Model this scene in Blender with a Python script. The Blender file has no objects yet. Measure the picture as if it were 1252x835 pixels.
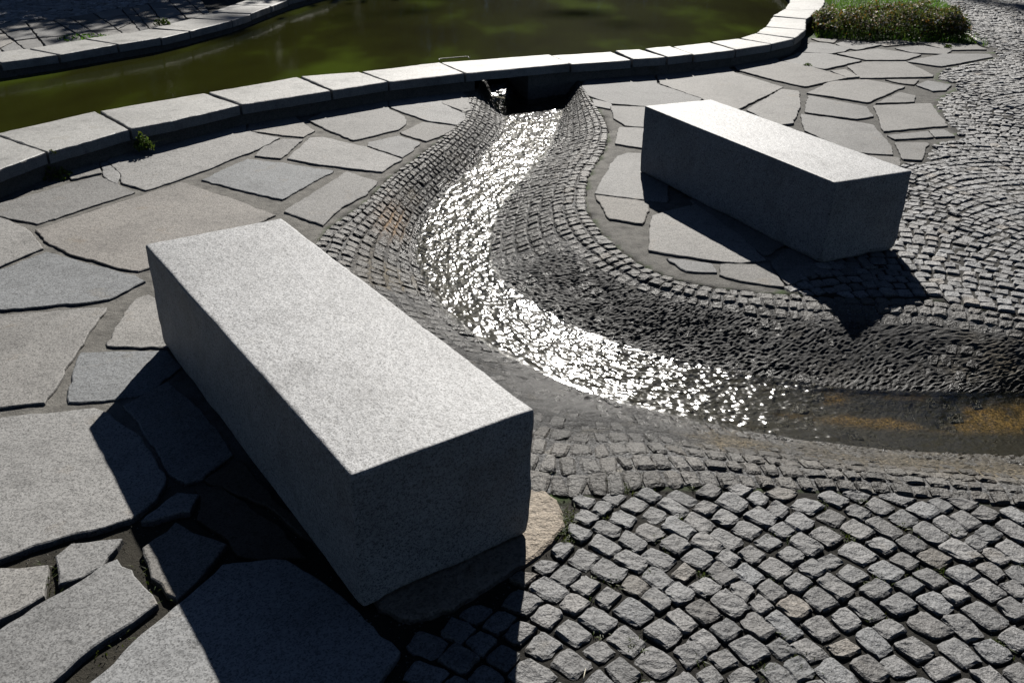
import bpy, math, random
import numpy as np
from mathutils import Matrix, Vector
from mathutils.geometry import tessellate_polygon
random.seed(7); RNG = np.random.default_rng(11)
S = bpy.context.scene; COL = S.collection
R = math.radians

# ------------------------------------------------------------------ camera
CAM_H, FPX, PITCH, ROLL = 1.81813, 1111.648, R(27.706), R(1.1852)
_f = np.array([0, math.cos(PITCH), -math.sin(PITCH)]); _r0 = np.array([1., 0, 0]); _u0 = np.array([0, math.sin(PITCH), math.cos(PITCH)])
_r = _r0*math.cos(ROLL)+_u0*math.sin(ROLL); _u = -_r0*math.sin(ROLL)+_u0*math.cos(ROLL)
cd = bpy.data.cameras.new('camera'); cam = bpy.data.objects.new('camera', cd); COL.objects.link(cam)
cd.sensor_width = 36; cd.lens = FPX/1252*36; cd.clip_start = .05; cd.clip_end = 2000
cam.matrix_world = Matrix(((_r[0], _u[0], -_f[0], 0), (_r[1], _u[1], -_f[1], 0), (_r[2], _u[2], -_f[2], CAM_H), (0, 0, 0, 1)))
S.camera = cam
# ------------------------------------------------------------------ light
SUN_AZ, SUN_EL = R(86.193), R(34.51)
w = bpy.data.worlds.new('World'); S.world = w; w.use_nodes = True
nt = w.node_tree; bg = nt.nodes['Background']; sky = nt.nodes.new('ShaderNodeTexSky')
sky.sky_type = 'NISHITA'; sky.sun_disc = False; sky.sun_elevation = SUN_EL; sky.sun_rotation = math.pi/2-SUN_AZ
sky.air_density = .35; sky.dust_density = 0.; sky.ozone_density = .6
nt.links.new(sky.outputs[0], bg.inputs[0]); bg.inputs[1].default_value = .06
sl = bpy.data.lights.new('sun', 'SUN'); sl.energy = 5; sl.angle = R(.53); sl.color = (1, .96, .9)
sun = bpy.data.objects.new('sun', sl); COL.objects.link(sun)
SUN = Vector((math.cos(SUN_AZ)*math.cos(SUN_EL), math.sin(SUN_AZ)*math.cos(SUN_EL), math.sin(SUN_EL)))
sun.rotation_euler = SUN.to_track_quat('Z', 'Y').to_euler(); sun.location = (0, 20, 15)
S.view_settings.view_transform = 'Standard'; S.view_settings.look = 'None'; S.view_settings.gamma = 1
S.view_settings.use_curve_mapping = False; S.view_settings.exposure = .35

# ------------------------------------------------------------------ helpers
def unp(x, y, z=0.):
    """the point of the plane at height z that the photograph shows at pixel x, y (used once, to survey the place)"""
    d = _f+_r*(x-626)/FPX-_u*(y-417.5)/FPX
    return np.array([0, 0, CAM_H])+d*((z-CAM_H)/d[2])
def up2(pts, z=0.): return np.array([unp(x, y, z)[:2] for x, y in pts])
def _hash(ix, iy, s):
    h = (ix.astype(np.int64)*374761393+iy.astype(np.int64)*668265263+s*1442695041) & 0xffffffff
    h = ((h ^ (h >> 13))*1274126177) & 0xffffffff
    return ((h ^ (h >> 16)) & 0xffff)/65535.
def vn(x, y, s=0):
    x = np.asarray(x, float); y = np.asarray(y, float)
    ix = np.floor(x); iy = np.floor(y); fx = x-ix; fy = y-iy
    fx = fx*fx*(3-2*fx); fy = fy*fy*(3-2*fy)
    a = _hash(ix, iy, s); b = _hash(ix+1, iy, s); c = _hash(ix, iy+1, s); d = _hash(ix+1, iy+1, s)
    return (a*(1-fx)+b*fx)*(1-fy)+(c*(1-fx)+d*fx)*fy
def fbm(x, y, s=0, o=4):
    t = 0; amp = .5
    for k in range(o): t = t+amp*vn(x*2**k, y*2**k, s+k*17); amp *= .5
    return t
def inside(P, poly):
    x, y = P[:, 0], P[:, 1]; c = np.zeros(len(P), bool); n = len(poly)
    for i in range(n):
        x0, y0 = poly[i]; x1, y1 = poly[(i+1) % n]
        if y0 == y1: continue
        m = ((y0 > y) != (y1 > y)) & (x < (x1-x0)*(y-y0)/(y1-y0)+x0); c ^= m
    return c
def sstep(a, b, x):
    t = np.clip((x-a)/(b-a), 0, 1); return t*t*(3-2*t)
def catmull(P, u):
    P = np.asarray(P, float); n = len(P); u = np.clip(np.asarray(u, float), 0, n-1-1e-9)
    i = np.floor(u).astype(int); t = (u-i)[..., None]
    a = P[np.clip(i-1, 0, n-1)]; b = P[i]; c = P[np.clip(i+1, 0, n-1)]; d = P[np.clip(i+2, 0, n-1)]
    return .5*((2*b)+(-a+c)*t+(2*a-5*b+4*c-d)*t*t+(-a+3*b-3*c+d)*t**3)
def mk(name, V, F, mat, parent=None, tint=None, extra=None, uv=None, smooth=False, origin=None):
    """one mesh object from vertices, faces (array of quads / list)"""
    V = np.asarray(V, float).copy()
    if origin is not None: V = V-np.asarray(origin)
    me = bpy.data.meshes.new(name)
    if isinstance(F, np.ndarray):
        me.vertices.add(len(V)); me.vertices.foreach_set('co', V.ravel())
        k = F.shape[1]; me.loops.add(F.size); me.loops.foreach_set('vertex_index', F.ravel().astype(np.int32))
        me.polygons.add(len(F)); me.polygons.foreach_set('loop_start', np.arange(0, F.size, k, dtype=np.int32))
        me.polygons.foreach_set('loop_total', np.full(len(F), k, dtype=np.int32)); me.update(calc_edges=True)
    else:
        me.from_pydata([tuple(v) for v in V], [], [tuple(int(i) for i in f) for f in F]); me.update()
    if tint is not None:
        a = me.attributes.new('tint', 'FLOAT_COLOR', 'POINT'); c = np.ones((len(V), 4)); c[:, :tint.shape[1]] = tint
        a.data.foreach_set('color', c.ravel().astype(np.float32))
    if extra is not None:
        for k, v in extra.items():
            a = me.attributes.new(k, 'FLOAT', 'POINT'); a.data.foreach_set('value', np.asarray(v, np.float32))
    if uv is not None:
        l = me.uv_layers.new(name='flow'); idx = np.empty(len(me.loops), np.int32); me.loops.foreach_get('vertex_index', idx)
        l.data.foreach_set('uv', uv[idx].ravel().astype(np.float32))
    me.polygons.foreach_set('use_smooth', np.full(len(me.polygons), smooth)); me.validate()
    me.materials.append(mat)
    o = bpy.data.objects.new(name, me); COL.objects.link(o)
    if origin is not None: o.location = origin
    if parent: o.parent = parent
    return o
def grid_faces(nu, nv, off=0):
    i = np.arange(nu-1)[:, None]; j = np.arange(nv-1)[None]
    a = (i*nv+j+off).ravel(); return np.stack([a, a+nv, a+nv+1, a+1], 1)
def struct(o, kind='structure'): o['kind'] = kind; return o
def tag(o, label, cat, group=None):
    o['label'] = label; o['category'] = cat
    if group: o['group'] = group
    return o
def empty(name, loc): 
    o = bpy.data.objects.new(name, None); COL.objects.link(o); o.location = loc; o.empty_display_size = .1; return o

# ------------------------------------------------------------------ materials
class N:
    def __init__(s, name):
        s.m = bpy.data.materials.new(name); s.m.use_nodes = True; s.t = s.m.node_tree; s.t.nodes.clear()
        s.out = s.n('OutputMaterial')
    def n(s, typ, **kw):
        x = s.t.nodes.new('ShaderNode'+typ)
        for k, v in kw.items():
            if k.startswith('i_'): 
                q = k[2:]; x.inputs[int(q) if q.isdigit() else q.replace('_', ' ')].default_value = v
            else: setattr(x, k, v)
        return x
    def l(s, a, b): s.t.links.new(a, b)
    def noise(s, vec, scale, detail=3, rough=.55):
        x = s.n('TexNoise'); x.inputs['Scale'].default_value = scale; x.inputs['Detail'].default_value = detail; x.inputs['Roughness'].default_value = rough
        s.l(vec, x.inputs['Vector']); return x.outputs['Fac']
    def ramp(s, fac, stops):
        x = s.n('ValToRGB'); e = x.color_ramp.elements
        while len(e) < len(stops): e.new(.5)
        for k, (p, c) in enumerate(stops):
            e[k].position = p; e[k].color = (c if isinstance(c, tuple) else (c, c, c))+(1,)
        s.l(fac, x.inputs[0]); return x.outputs[0]
    def mul(s, a, b, f=1., mode='MULTIPLY'):
        x = s.n('MixRGB', blend_type=mode); x.inputs[0].default_value = f if not hasattr(f, 'links') else 0
        if hasattr(f, 'links'): s.l(f, x.inputs[0])
        for k, v in ((1, a), (2, b)):
            if hasattr(v, 'links'): s.l(v, x.inputs[k])
            else: x.inputs[k].default_value = tuple(v)+(1,)
        return x.outputs[0]
    def math(s, op, a, b=0.):
        x = s.n('Math', operation=op)
        for k, v in ((0, a), (1, b)):
            if hasattr(v, 'links'): s.l(v, x.inputs[k])
            else: x.inputs[k].default_value = v
        return x.outputs[0]
    def bump(s, h, strength, dist, prev=None):
        x = s.n('Bump'); x.inputs['Strength'].default_value = strength; x.inputs['Distance'].default_value = dist
        s.l(h, x.inputs['Height'])
        if prev: s.l(prev, x.inputs['Normal'])
        return x.outputs[0]
    def bsdf(s, col, rough=.7, normal=None, spec=.5, **kw):
        b = s.n('BsdfPrincipled')
        for k, v in (('Base Color', col), ('Roughness', rough), ('Normal', normal)):
            if v is None: continue
            if hasattr(v, 'links'): s.l(v, b.inputs[k])
            else: b.inputs[k].default_value = (tuple(v)+(1,)) if isinstance(v, tuple) else v
        b.inputs['Specular IOR Level'].default_value = spec
        for k, v in kw.items(): b.inputs[k.replace('_', ' ')].default_value = v
        s.l(b.outputs[0], s.out.inputs[0]); return b

def stone_mat(name, base, grain=260., spk=.5, rough=.62, bump=.5, bd=.0012, stain=.25, warm=(.0, .0, .0), tint=False, wet=False, spec=.4, stainc=(.75, .68, .58)):
    m = N(name); co = m.n('TexCoord').outputs['Object']
    v = m.n('TexVoronoi'); v.inputs['Scale'].default_value = grain; m.l(co, v.inputs['Vector'])
    bw = m.n('RGBToBW'); m.l(v.outputs['Color'], bw.inputs[0])
    g = m.ramp(bw.outputs[0], [(.0, 1-spk), (.3, 1-spk*.55), (.5, 1.), (.8, 1.0), (1., 1+spk*.25)])
    c = m.mul(base, g)
    n1 = m.noise(co, grain*.35, 3, .7)
    c = m.mul(c, m.ramp(n1, [(.34, 1-spk*.6), (.46, 1.), (.62, 1.), (.75, 1.12)]))
    n2 = m.noise(co, 4.5, 6, .62)
    c = m.mul(c, m.ramp(n2, [(.3, tuple(1-(1-q)*1.6*stain/.25*.25*4*.3 for q in (.55, .55, .55))), (.48, 1.), (.6, (1., 1., 1.)), (.72, stainc)]), 1.)
    n3 = m.noise(co, 30, 4, .6); c = m.mul(c, m.ramp(n3, [(.3, .82), (.5, 1.), (.7, 1.06)]))
    if tint:
        a = m.n('Attribute', attribute_name='tint'); c = m.mul(c, a.outputs['Color'])
    if name.startswith('flag') or name.startswith('bench') or name.startswith('coping'):
        v2 = m.n('TexVoronoi'); v2.inputs['Scale'].default_value = 19; m.l(co, v2.inputs['Vector'])
        n4 = m.noise(co, 55, 2); d2 = m.math('ADD', v2.outputs['Distance'], m.math('MULTIPLY', n4, .12))
        b2 = m.n('RGBToBW'); m.l(v2.outputs['Color'], b2.inputs[0]); sel = m.math('GREATER_THAN', b2.outputs[0], .66 if name.startswith('flag') else .74)
        pit = m.math('MULTIPLY', sel, m.math('LESS_THAN', d2, .125)); c = m.mul(c, m.ramp(pit, [(0., 1.), (1., .22)]))
        n5 = m.noise(co, 1.7, 4, .6); c = m.mul(c, m.ramp(n5, [(.3, .80), (.5, 1.), (.7, 1.06)]))
    h = m.math('ADD', m.math('MULTIPLY', n1, .8), m.math('MULTIPLY', n3, 1.6))
    nb = m.bump(h, bump, bd*2.2); nb = m.bump(bw.outputs[0], bump*.5, bd, nb)
    r = rough
    if wet:
        aw = m.n('Attribute', attribute_name='wet').outputs['Fac']
        c = m.mul(c, m.ramp(aw, [(0., 1.), (1., .28)])); r = m.math('SUBTRACT', rough, m.math('MULTIPLY', aw, rough-.24))
    m.bsdf(c, r, nb, spec); return m.m

M = {}
M['bench'] = stone_mat('bench_granite', (.445, .45, .455), 260, .8, .58, .6, .0013, .30, stainc=(.93, .92, .90))
M['coping'] = stone_mat('coping_granite', (.45, .445, .425), 280, .45, .55, .6, .0013, .42, stainc=(.85, .83, .79), spec=.25)
M['flag'] = stone_mat('flagstone_granite', (.285, .28, .27), 230, .62, .72, .7, .0014, .28, tint=True, stainc=(.95, .88, .80), spec=.25)
M['sett'] = stone_mat('sett_granite', (.215, .215, .215), 220, .65, .6, .9, .003, .2, tint=True)
M['lining'] = stone_mat('channel_sett_stone', (.20, .19, .175), 200, .75, .55, 1., .004, .3, tint=True, wet=True)
M['boulder'] = stone_mat('rough_tan_stone', (.38, .32, .25), 160, .5, .7, 1., .004, .4)
def ground_mat():
    m = N('joint_sand_and_soil'); co = m.n('TexCoord').outputs['Object']
    a = m.n('Attribute', attribute_name='tint')
    n1 = m.noise(co, 220, 4, .8); n2 = m.noise(co, 14, 5, .6); n3 = m.noise(co, 60, 3, .6)
    c = m.mul(a.outputs['Color'], m.ramp(n1, [(.3, .35), (.5, 1.), (.75, 1.5)])); c = m.mul(c, m.ramp(n2, [(.3, .55), (.55, 1.), (.7, 1.2)]))
    nb = m.bump(n1, 1., .004); nb = m.bump(n3, .8, .006, nb)
    m.bsdf(c, .85, nb, .25); return m.m
M['ground'] = ground_mat()
def crust_mat():
    m = N('wet_mineral_crust'); co = m.n('TexCoord').outputs['Object']
    a = m.n('Attribute', attribute_name='tint'); aw = m.n('Attribute', attribute_name='wet').outputs['Fac']
    n1 = m.noise(co, 95, 4, .85); n2 = m.noise(co, 8, 6, .65); n3 = m.noise(co, 45, 4, .7)
    c = m.mul(a.outputs['Color'], m.ramp(n1, [(.38, .12), (.5, .9), (.62, 2.5)])); c = m.mul(c, m.ramp(n2, [(.3, .6), (.55, 1.), (.7, (1.35, 1.25, 1.05))]))
    c = m.mul(c, m.ramp(n3, [(.3, .7), (.5, 1.), (.68, 1.3)]))
    c = m.mul(c, m.ramp(aw, [(0., 1.), (1., .35)]))
    nb = m.bump(n1, 1., .0035); nb = m.bump(n3, 1., .003, nb)
    r = m.math('SUBTRACT', .78, m.math('MULTIPLY', aw, .42)); m.bsdf(c, r, nb, .25); return m.m
M['crust'] = crust_mat()
def stream_mat():
    m = N('running_water'); uv = m.n('UVMap', uv_map='flow').outputs[0]
    mp = m.n('Mapping'); mp.inputs['Scale'].default_value = (.55, 1.25, 1); m.l(uv, mp.inputs['Vector'])
    n1 = m.noise(mp.outputs[0], 34, 3, .6); n2 = m.noise(mp.outputs[0], 95, 2, .6)
    nb = m.bump(n1, 1., .0012); nb = m.bump(n2, 1., .0003, nb)
    g = m.n('BsdfGlossy'); g.inputs['Roughness'].default_value = .155; g.inputs['Color'].default_value = (1, 1, 1, 1); m.l(nb, g.inputs['Normal'])
    t = m.n('BsdfTransparent'); t.inputs['Color'].default_value = (.50, .49, .44, 1)
    f = m.n('Fresnel'); m.l(nb, f.inputs['Normal']); bf = m.n('NewGeometry').outputs['Backfacing']  # thin sheet: same reflectance from both sides
    m.l(m.math('SUBTRACT', 1.33, m.math('MULTIPLY', bf, 1.33-1/1.33)), f.inputs['IOR'])
    x = m.n('MixShader'); m.l(f.outputs[0], x.inputs[0]); m.l(t.outputs[0], x.inputs[1]); m.l(g.outputs[0], x.inputs[2]); m.l(x.outputs[0], m.out.inputs[0])
    return m.m
M['stream'] = stream_mat()
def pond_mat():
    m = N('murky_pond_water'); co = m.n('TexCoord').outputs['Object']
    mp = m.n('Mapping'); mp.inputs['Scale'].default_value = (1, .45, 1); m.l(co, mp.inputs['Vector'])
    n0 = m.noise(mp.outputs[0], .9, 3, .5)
    c = m.ramp(n0, [(.35, (.018, .018, .004)), (.52, (.026, .029, .005)), (.66, (.055, .078, .009))])  # murky olive; the brighter green patches stand in for reflections of sunlit lawn
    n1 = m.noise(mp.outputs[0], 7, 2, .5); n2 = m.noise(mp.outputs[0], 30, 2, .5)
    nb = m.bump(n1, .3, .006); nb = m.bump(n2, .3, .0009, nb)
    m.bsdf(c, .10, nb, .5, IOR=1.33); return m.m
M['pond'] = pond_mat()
def leaf_mat(name, c1, c2, trans=.35, scale=9.):
    m = N(name); co = m.n('TexCoord').outputs['Object']
    a = m.n('Attribute', attribute_name='tint')
    n = m.noise(co, scale, 2); c = m.mul(m.ramp(n, [(.35, c1), (.65, c2)]), a.outputs['Color'])
    b = m.n('BsdfPrincipled'); m.l(c, b.inputs['Base Color']); b.inputs['Roughness'].default_value = .5; b.inputs['Specular IOR Level'].default_value = .4
    t = m.n('BsdfTranslucent'); m.l(c, t.inputs['Color']); x = m.n('MixShader'); x.inputs[0].default_value = trans
    m.l(b.outputs[0], x.inputs[1]); m.l(t.outputs[0], x.inputs[2]); m.l(x.outputs[0], m.out.inputs[0]); return m.m
M['leaf'] = leaf_mat('tree_leaves', (.035, .07, .015), (.07, .12, .02), .3)
M['weed'] = leaf_mat('weed_leaves', (.07, .13, .02), (.14, .20, .035), .45, 40)
M['shrub'] = leaf_mat('shrub_leaves', (.075, .12, .025), (.16, .17, .045), .4, 14)
M['grass'] = leaf_mat('grass_blades', (.09, .20, .02), (.15, .28, .03), .5, 6)
M['blossom'] = leaf_mat('dry_pale_blossoms', (.50, .42, .34), (.65, .60, .52), .35, 20)
def plain(name, col, rough=.5, metal=0., sc=60):
    m = N(name); co = m.n('TexCoord').outputs['Object']; n = m.noise(co, sc, 3)
    c = m.mul(col, m.ramp(n, [(.3, .7), (.6, 1.1)])); m.bsdf(c, rough, m.bump(n, .3, .002), .5, Metallic=metal); return m.m
M['bark'] = plain('bark', (.10, .075, .05), .9, 0, 20)
M['metal'] = plain('weathered_metal', (.14, .14, .13), .6, .5)
M['white'] = plain('pale_edging', (.7, .68, .64), .6)
M['leafred'] = plain('dry_reddish_leaf', (.42, .17, .12), .6)
M['straw'] = plain('straw', (.75, .70, .55), .6)

# ------------------------------------------------------------------ survey of the channel
ST = [  # left rim, left water line, right water line, right rim
 ((572,121),(603,121),(692,118),(716,112)), ((556,153),(619,152),(682,154),(741,150)), ((520,184),(590,192),(668,186),(741,178)),
 ((477,216),(550,231),(638,220),(722,212)), ((445,247),(522,266),(611,254),(717,238)), ((397,282),(511,300),(597,298),(722,262)),
 ((372,330),(519,338),(604,332),(742,290)), ((385,395),(545,378),(625,353),(775,316)), ((430,465),(600,421),(665,379),(815,336)),
 ((500,545),(668,456),(722,409),(870,350)), ((600,590),(740,484),(790,431),(940,357)), ((700,606),(836,509),(862,447),(1010,361)),
 ((832,594),(946,530),(950,465),(1080,364)), ((958,597),(1045,544),(1035,476),(1141,366)), ((1100,604),(1140,551),(1125,480),(1252,387)),
 ((1252,617),(1252,556),(1252,481),(1400,410)), ((1420,634),(1400,563),(1410,487),(1580,432)), ((1620,650),(1590,574),(1620,500),(1800,455))]
ZW = np.array([-.13, -.14, -.15, -.16, -.17, -.17, -.17, -.17, -.17, -.165, -.165, -.165, -.165, -.165, -.165, -.165, -.165, -.165])
LO = np.array([unp(*s[0]) for s in ST]); LW = np.array([unp(*s[1], ZW[i]) for i, s in enumerate(ST)])
RW = np.array([unp(*s[2], ZW[i]) for i, s in enumerate(ST)]); RO = np.array([unp(*s[3]) for s in ST])
# the chute below the coping: one station back to the pond side
WD = np.array([-.06, 1., 0]); 
ax = (LW[0]+RW[0])/2
LOx = LO[0]+np.array([.13, 1.05, 0]); ROx = RO[0]+np.array([-.05, .7, 0])
LWx = LW[0]+np.array([-.03, .48, .163]); RWx = RW[0]+np.array([.02, .48, .163])
LO = np.vstack([LOx, LO]); LW = np.vstack([LWx, LW]); RW = np.vstack([RWx, RW]); RO = np.vstack([ROx, RO]); ZW = np.concatenate([[.03], ZW])
NS = len(LO)                                            # station k of ST is u = k+1
_ud = np.linspace(0, NS-1, 1500); _D = [catmull(q, _ud) for q in (LO, LW, RW, RO)]; _md = (_D[1]+_D[2])/2
def resta(C):
    '''re-index a rim so that each station lies square across the stream'''
    j = np.array([np.argmin(((C[max(0, i-260):i+260, :2]-_md[i, :2])**2).sum(1))+max(0, i-260) for i in range(0, 1500)])
    j = np.maximum.accumulate(j).astype(float); k = np.hanning(121); k /= k.sum()
    jp = np.concatenate([2*j[0]-j[60:0:-1], j, 2*j[-1]-j[-2:-62:-1]]); j = np.convolve(jp, k, 'valid')[:1500]; j = np.clip(j, 0, 1499)
    w_ = sstep(20, 160, np.arange(1500.)); j = j*w_+np.arange(1500)*(1-w_); i0 = np.floor(j).astype(int).clip(0, 1498); f = (j-i0)[:, None]; return C[i0]*(1-f)+C[i0+1]*f
_D = [resta(q) for q in _D]
def rail(D): return lambda u: D[np.clip((np.asarray(u)/(NS-1)*1499), 0, 1498.999).astype(int)]*(1-((np.clip(np.asarray(u)/(NS-1)*1499, 0, 1498.999)) % 1)[..., None])+D[np.clip((np.asarray(u)/(NS-1)*1499), 0, 1498.999).astype(int)+1]*((np.clip(np.asarray(u)/(NS-1)*1499, 0, 1498.999)) % 1)[..., None]
rLO, rLW, rRW, rRO = [rail(q) for q in _D]
uu = np.linspace(0, NS-1, 2400); mid = (rLW(uu)+rRW(uu))/2
AL = np.concatenate([[0], np.cumsum(np.linalg.norm(np.diff(mid[:, :2], axis=0), axis=1))])
def u_of(s): return np.interp(s, AL, uu)
def s_of(u): return np.interp(u, uu, AL)
def prof(b): return .45*sstep(.1, 1.1, b)/.982+.55*np.clip((b-.16)/.84, 0, 1)**1.15
def chan(u, t):
    """point on the lining; t: -1..0 left bank (rim to water), 0..1 bed, 1..2 right bank"""
    u = np.asarray(u, float); t = np.asarray(t, float)
    a, b, c, d = rLO(u), rLW(u), rRW(u), rRO(u)
    out = np.where((t < 0)[..., None], a+(b-a)*(t+1)[..., None], np.where((t <= 1)[..., None], b+(c-b)*t[..., None], c+(d-c)*(t-1)[..., None]))
    zw = b[..., 2]; bb = np.where(t < 0, t+1, 2-t)
    zb = zw*prof(bb)
    zf = zw-.045*np.sin(np.clip(t, 0, 1)*math.pi)**.7-.0
    out[..., 2] = np.where((t >= 0) & (t <= 1), zf, zb)
    return out
rimL = catmull(LO, np.linspace(0, NS-1, 160))[:, :2]; rimR = catmull(RO, np.linspace(0, NS-1, 160))[:, :2]
CH_POLY = np.vstack([rimL, rimR[::-1]]); _uq = np.linspace(0, NS-1, 160); CH_HOLE = np.vstack([chan(_uq, np.full(160, -.93))[:, :2], chan(_uq, np.full(160, 1.94))[::-1, :2]])

# ------------------------------------------------------------------ survey of the pond rims (tops at z .17)
ZT = .17
FRONT = [(-160,272),(0,207),(57,185.5),(159,158),(210,148),(294,128),(406,111),(475,100),(569,89.5),(698,78),(773,73),(816,70.5),(848,67),(900,61),(944,54),(972,47.5),(985,37),(986,24),(1003,13),(1009,3)]
BACK = [(-160,212),(-40,172),(-8,164),(118,137),(160,129),(253,113),(365,94),(441,88),(538,76.5),(672,67),(748,62.5),(785,60.5),(822,57),(868,52),(904,47.5),(924,41),(936,33),(945,20),(959,12),(966,3)]
JOINT = [0, 2, 3, 5, 6, 7, 8, 9, 10, 11, 12, 13, 14, 15, 16, 17, 18, 19]
FR = up2(FRONT, ZT); BK = up2(BACK, ZT)
FR = np.vstack([FR, FR[-1]+[.25, .95], FR[-1]+[.4, 2.2], FR[-1]+[.5, 4.4]]); BK = np.vstack([BK, BK[-1]+[.25, .95], BK[-1]+[.4, 2.2], BK[-1]+[.5, 4.4]])
JOINT += [20, 21, 22]
FAR_IN = [(-160,103),(0,77),(72,67),(144,55),(197,46.5),(232,38.5),(284,25),(307,17),(331,8),(352,0)]
FI = up2(FAR_IN, ZT); FI = np.vstack([FI, FI[-1]+[.3, 1.2], FI[-1]+[.4, 2.6], FI[-1]+[.3, 4.]])
tn = np.gradient(FI, axis=0); tn /= np.linalg.norm(tn, axis=1)[:, None]
FO = FI+np.stack([-tn[:, 1], tn[:, 0]], 1)*.5
WALLMID = (FR+BK)/2; FARMID = (FI+FO)/2
POND_POLY = np.vstack([WALLMID, FARMID[::-1]])
TERR_POLY = np.vstack([FARMID, [[-5, 24], [-24, 24], [-24, 4]]])
# paving regions
wallbase = FR
i_fl = 20
FLAG_R = np.vstack([rimR[(np.linspace(0, NS-1, 160) <= 11.2)], up2([(962,352),(1040,262),(1104,197),(1128,198),(1137,175),(1171,169),(1161,154),(1141,125),(1150,117),(1166,108),(1167,102),(1144,97),(1144,92),(1153,84),(1218,70),(1211,60),(1194,53.5),(1080,50),(992,46),(975,40)]), WALLMID[[16, 14, 12, 10, 9, 8]]])
PLAZA_R = np.vstack([up2([(955,351),(1040,262),(1104,198),(1128,199),(1138,176),(1173,169),(1162,154),(1142,125),(1150,119),(1168,109),(1169,102),(1146,96.5),(1146,92),(1155,84),(1221,70),(1213,60),(1200,54),(1184,44),(1178,30),(1172,18),(1160,8),(1146,0),(1120,-20),(1085,-40)]), [[12, 19], [16, 12], [14, 5], [8, 3.2]], rimR[(np.linspace(0, NS-1, 160) > 11.3)][::-1]])
PLAZA_N = np.vstack([rimL[(np.linspace(0, NS-1, 160) >= 12.0)]+[0, .022], [[8, .5], [3, -.8], [-.2, -.8], [-.42, 1.0]], up2([(440,870),(470,835),(497,797),(482,775),(505,760),(560,747),(602,717),(646,691),(680,664),(697,645),(692,619)])])
FLAG_L = np.vstack([WALLMID[:9], rimL[(np.linspace(0, NS-1, 160) <= 12.0)], PLAZA_N[::-1][:12], [[-.42, 1.0], [-.3, -.8], [-6, -.8], [-8, 4]]])

# ------------------------------------------------------------------ ground sheet (reaches the horizon; sinks below pond and channel)
def build_ground():
    gx = np.concatenate([[-400, -150, -60, -28, -16], np.arange(-10, -4, .12), np.arange(-4, 5, .045), np.arange(5, 10, .12), [12, 16, 28, 60, 150, 400]])
    gy = np.concatenate([[-400, -100, -30, -8, -2], np.arange(-.8, 12.5, .045), np.arange(12.5, 20, .12), [22, 26, 34, 60, 150, 400]])
    X, Y = np.meshgrid(gx, gy, indexing='ij'); P = np.stack([X.ravel(), Y.ravel()], 1)
    z = np.full(len(P), -.012); col = np.tile([.05, .085, .02], (len(P), 1))
    near = (np.abs(P[:, 0]) < 24) & (P[:, 1] > -3) & (P[:, 1] < 24)
    idx = np.where(near)[0]; Q = P[idx]
    def setr(poly, zz, c):
        m = idx[inside(Q, poly)]; z[m] = zz; col[m] = c; return m
    setr(FLAG_L, -.0095, (.19, .182, .165)); setr(FLAG_R, -.0095, (.17, .164, .15))
    setr(PLAZA_R, -.010, (.035, .033, .028)); setr(PLAZA_N, -.012, (.022, .020, .016))
    m = idx[inside(Q, FLAG_R)]; e = sstep(.9, 1.3, P[m, 0])*sstep(5., 5.6, P[m, 1]); col[m] = col[m]*(1-.35*e[:, None]); z[m] -= .004*e
    # earthy wide joints towards the bottom left of the flagged area
    m = idx[inside(Q, FLAG_L)]; e = sstep(2.75, 2.2, P[m, 1])*1.; col[m] = col[m]*(1-e[:, None])+np.array([.038, .034, .025])*e[:, None]; z[m] -= .012*e
    setr(TERR_POLY, .09, (.06, .06, .055))
    nz = (fbm(P[:, 0]*14, P[:, 1]*14, 3)-.47)*.008; z += np.where(near, nz, 0)
    setr(POND_POLY, -.7, (.02, .02, .01)); setr(CH_HOLE, -.5, (.03, .03, .025))
    o = mk('ground', np.column_stack([P, z]), grid_faces(len(gx), len(gy)), M['ground'], tint=col, smooth=True)
    struct(o)
build_ground()

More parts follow.
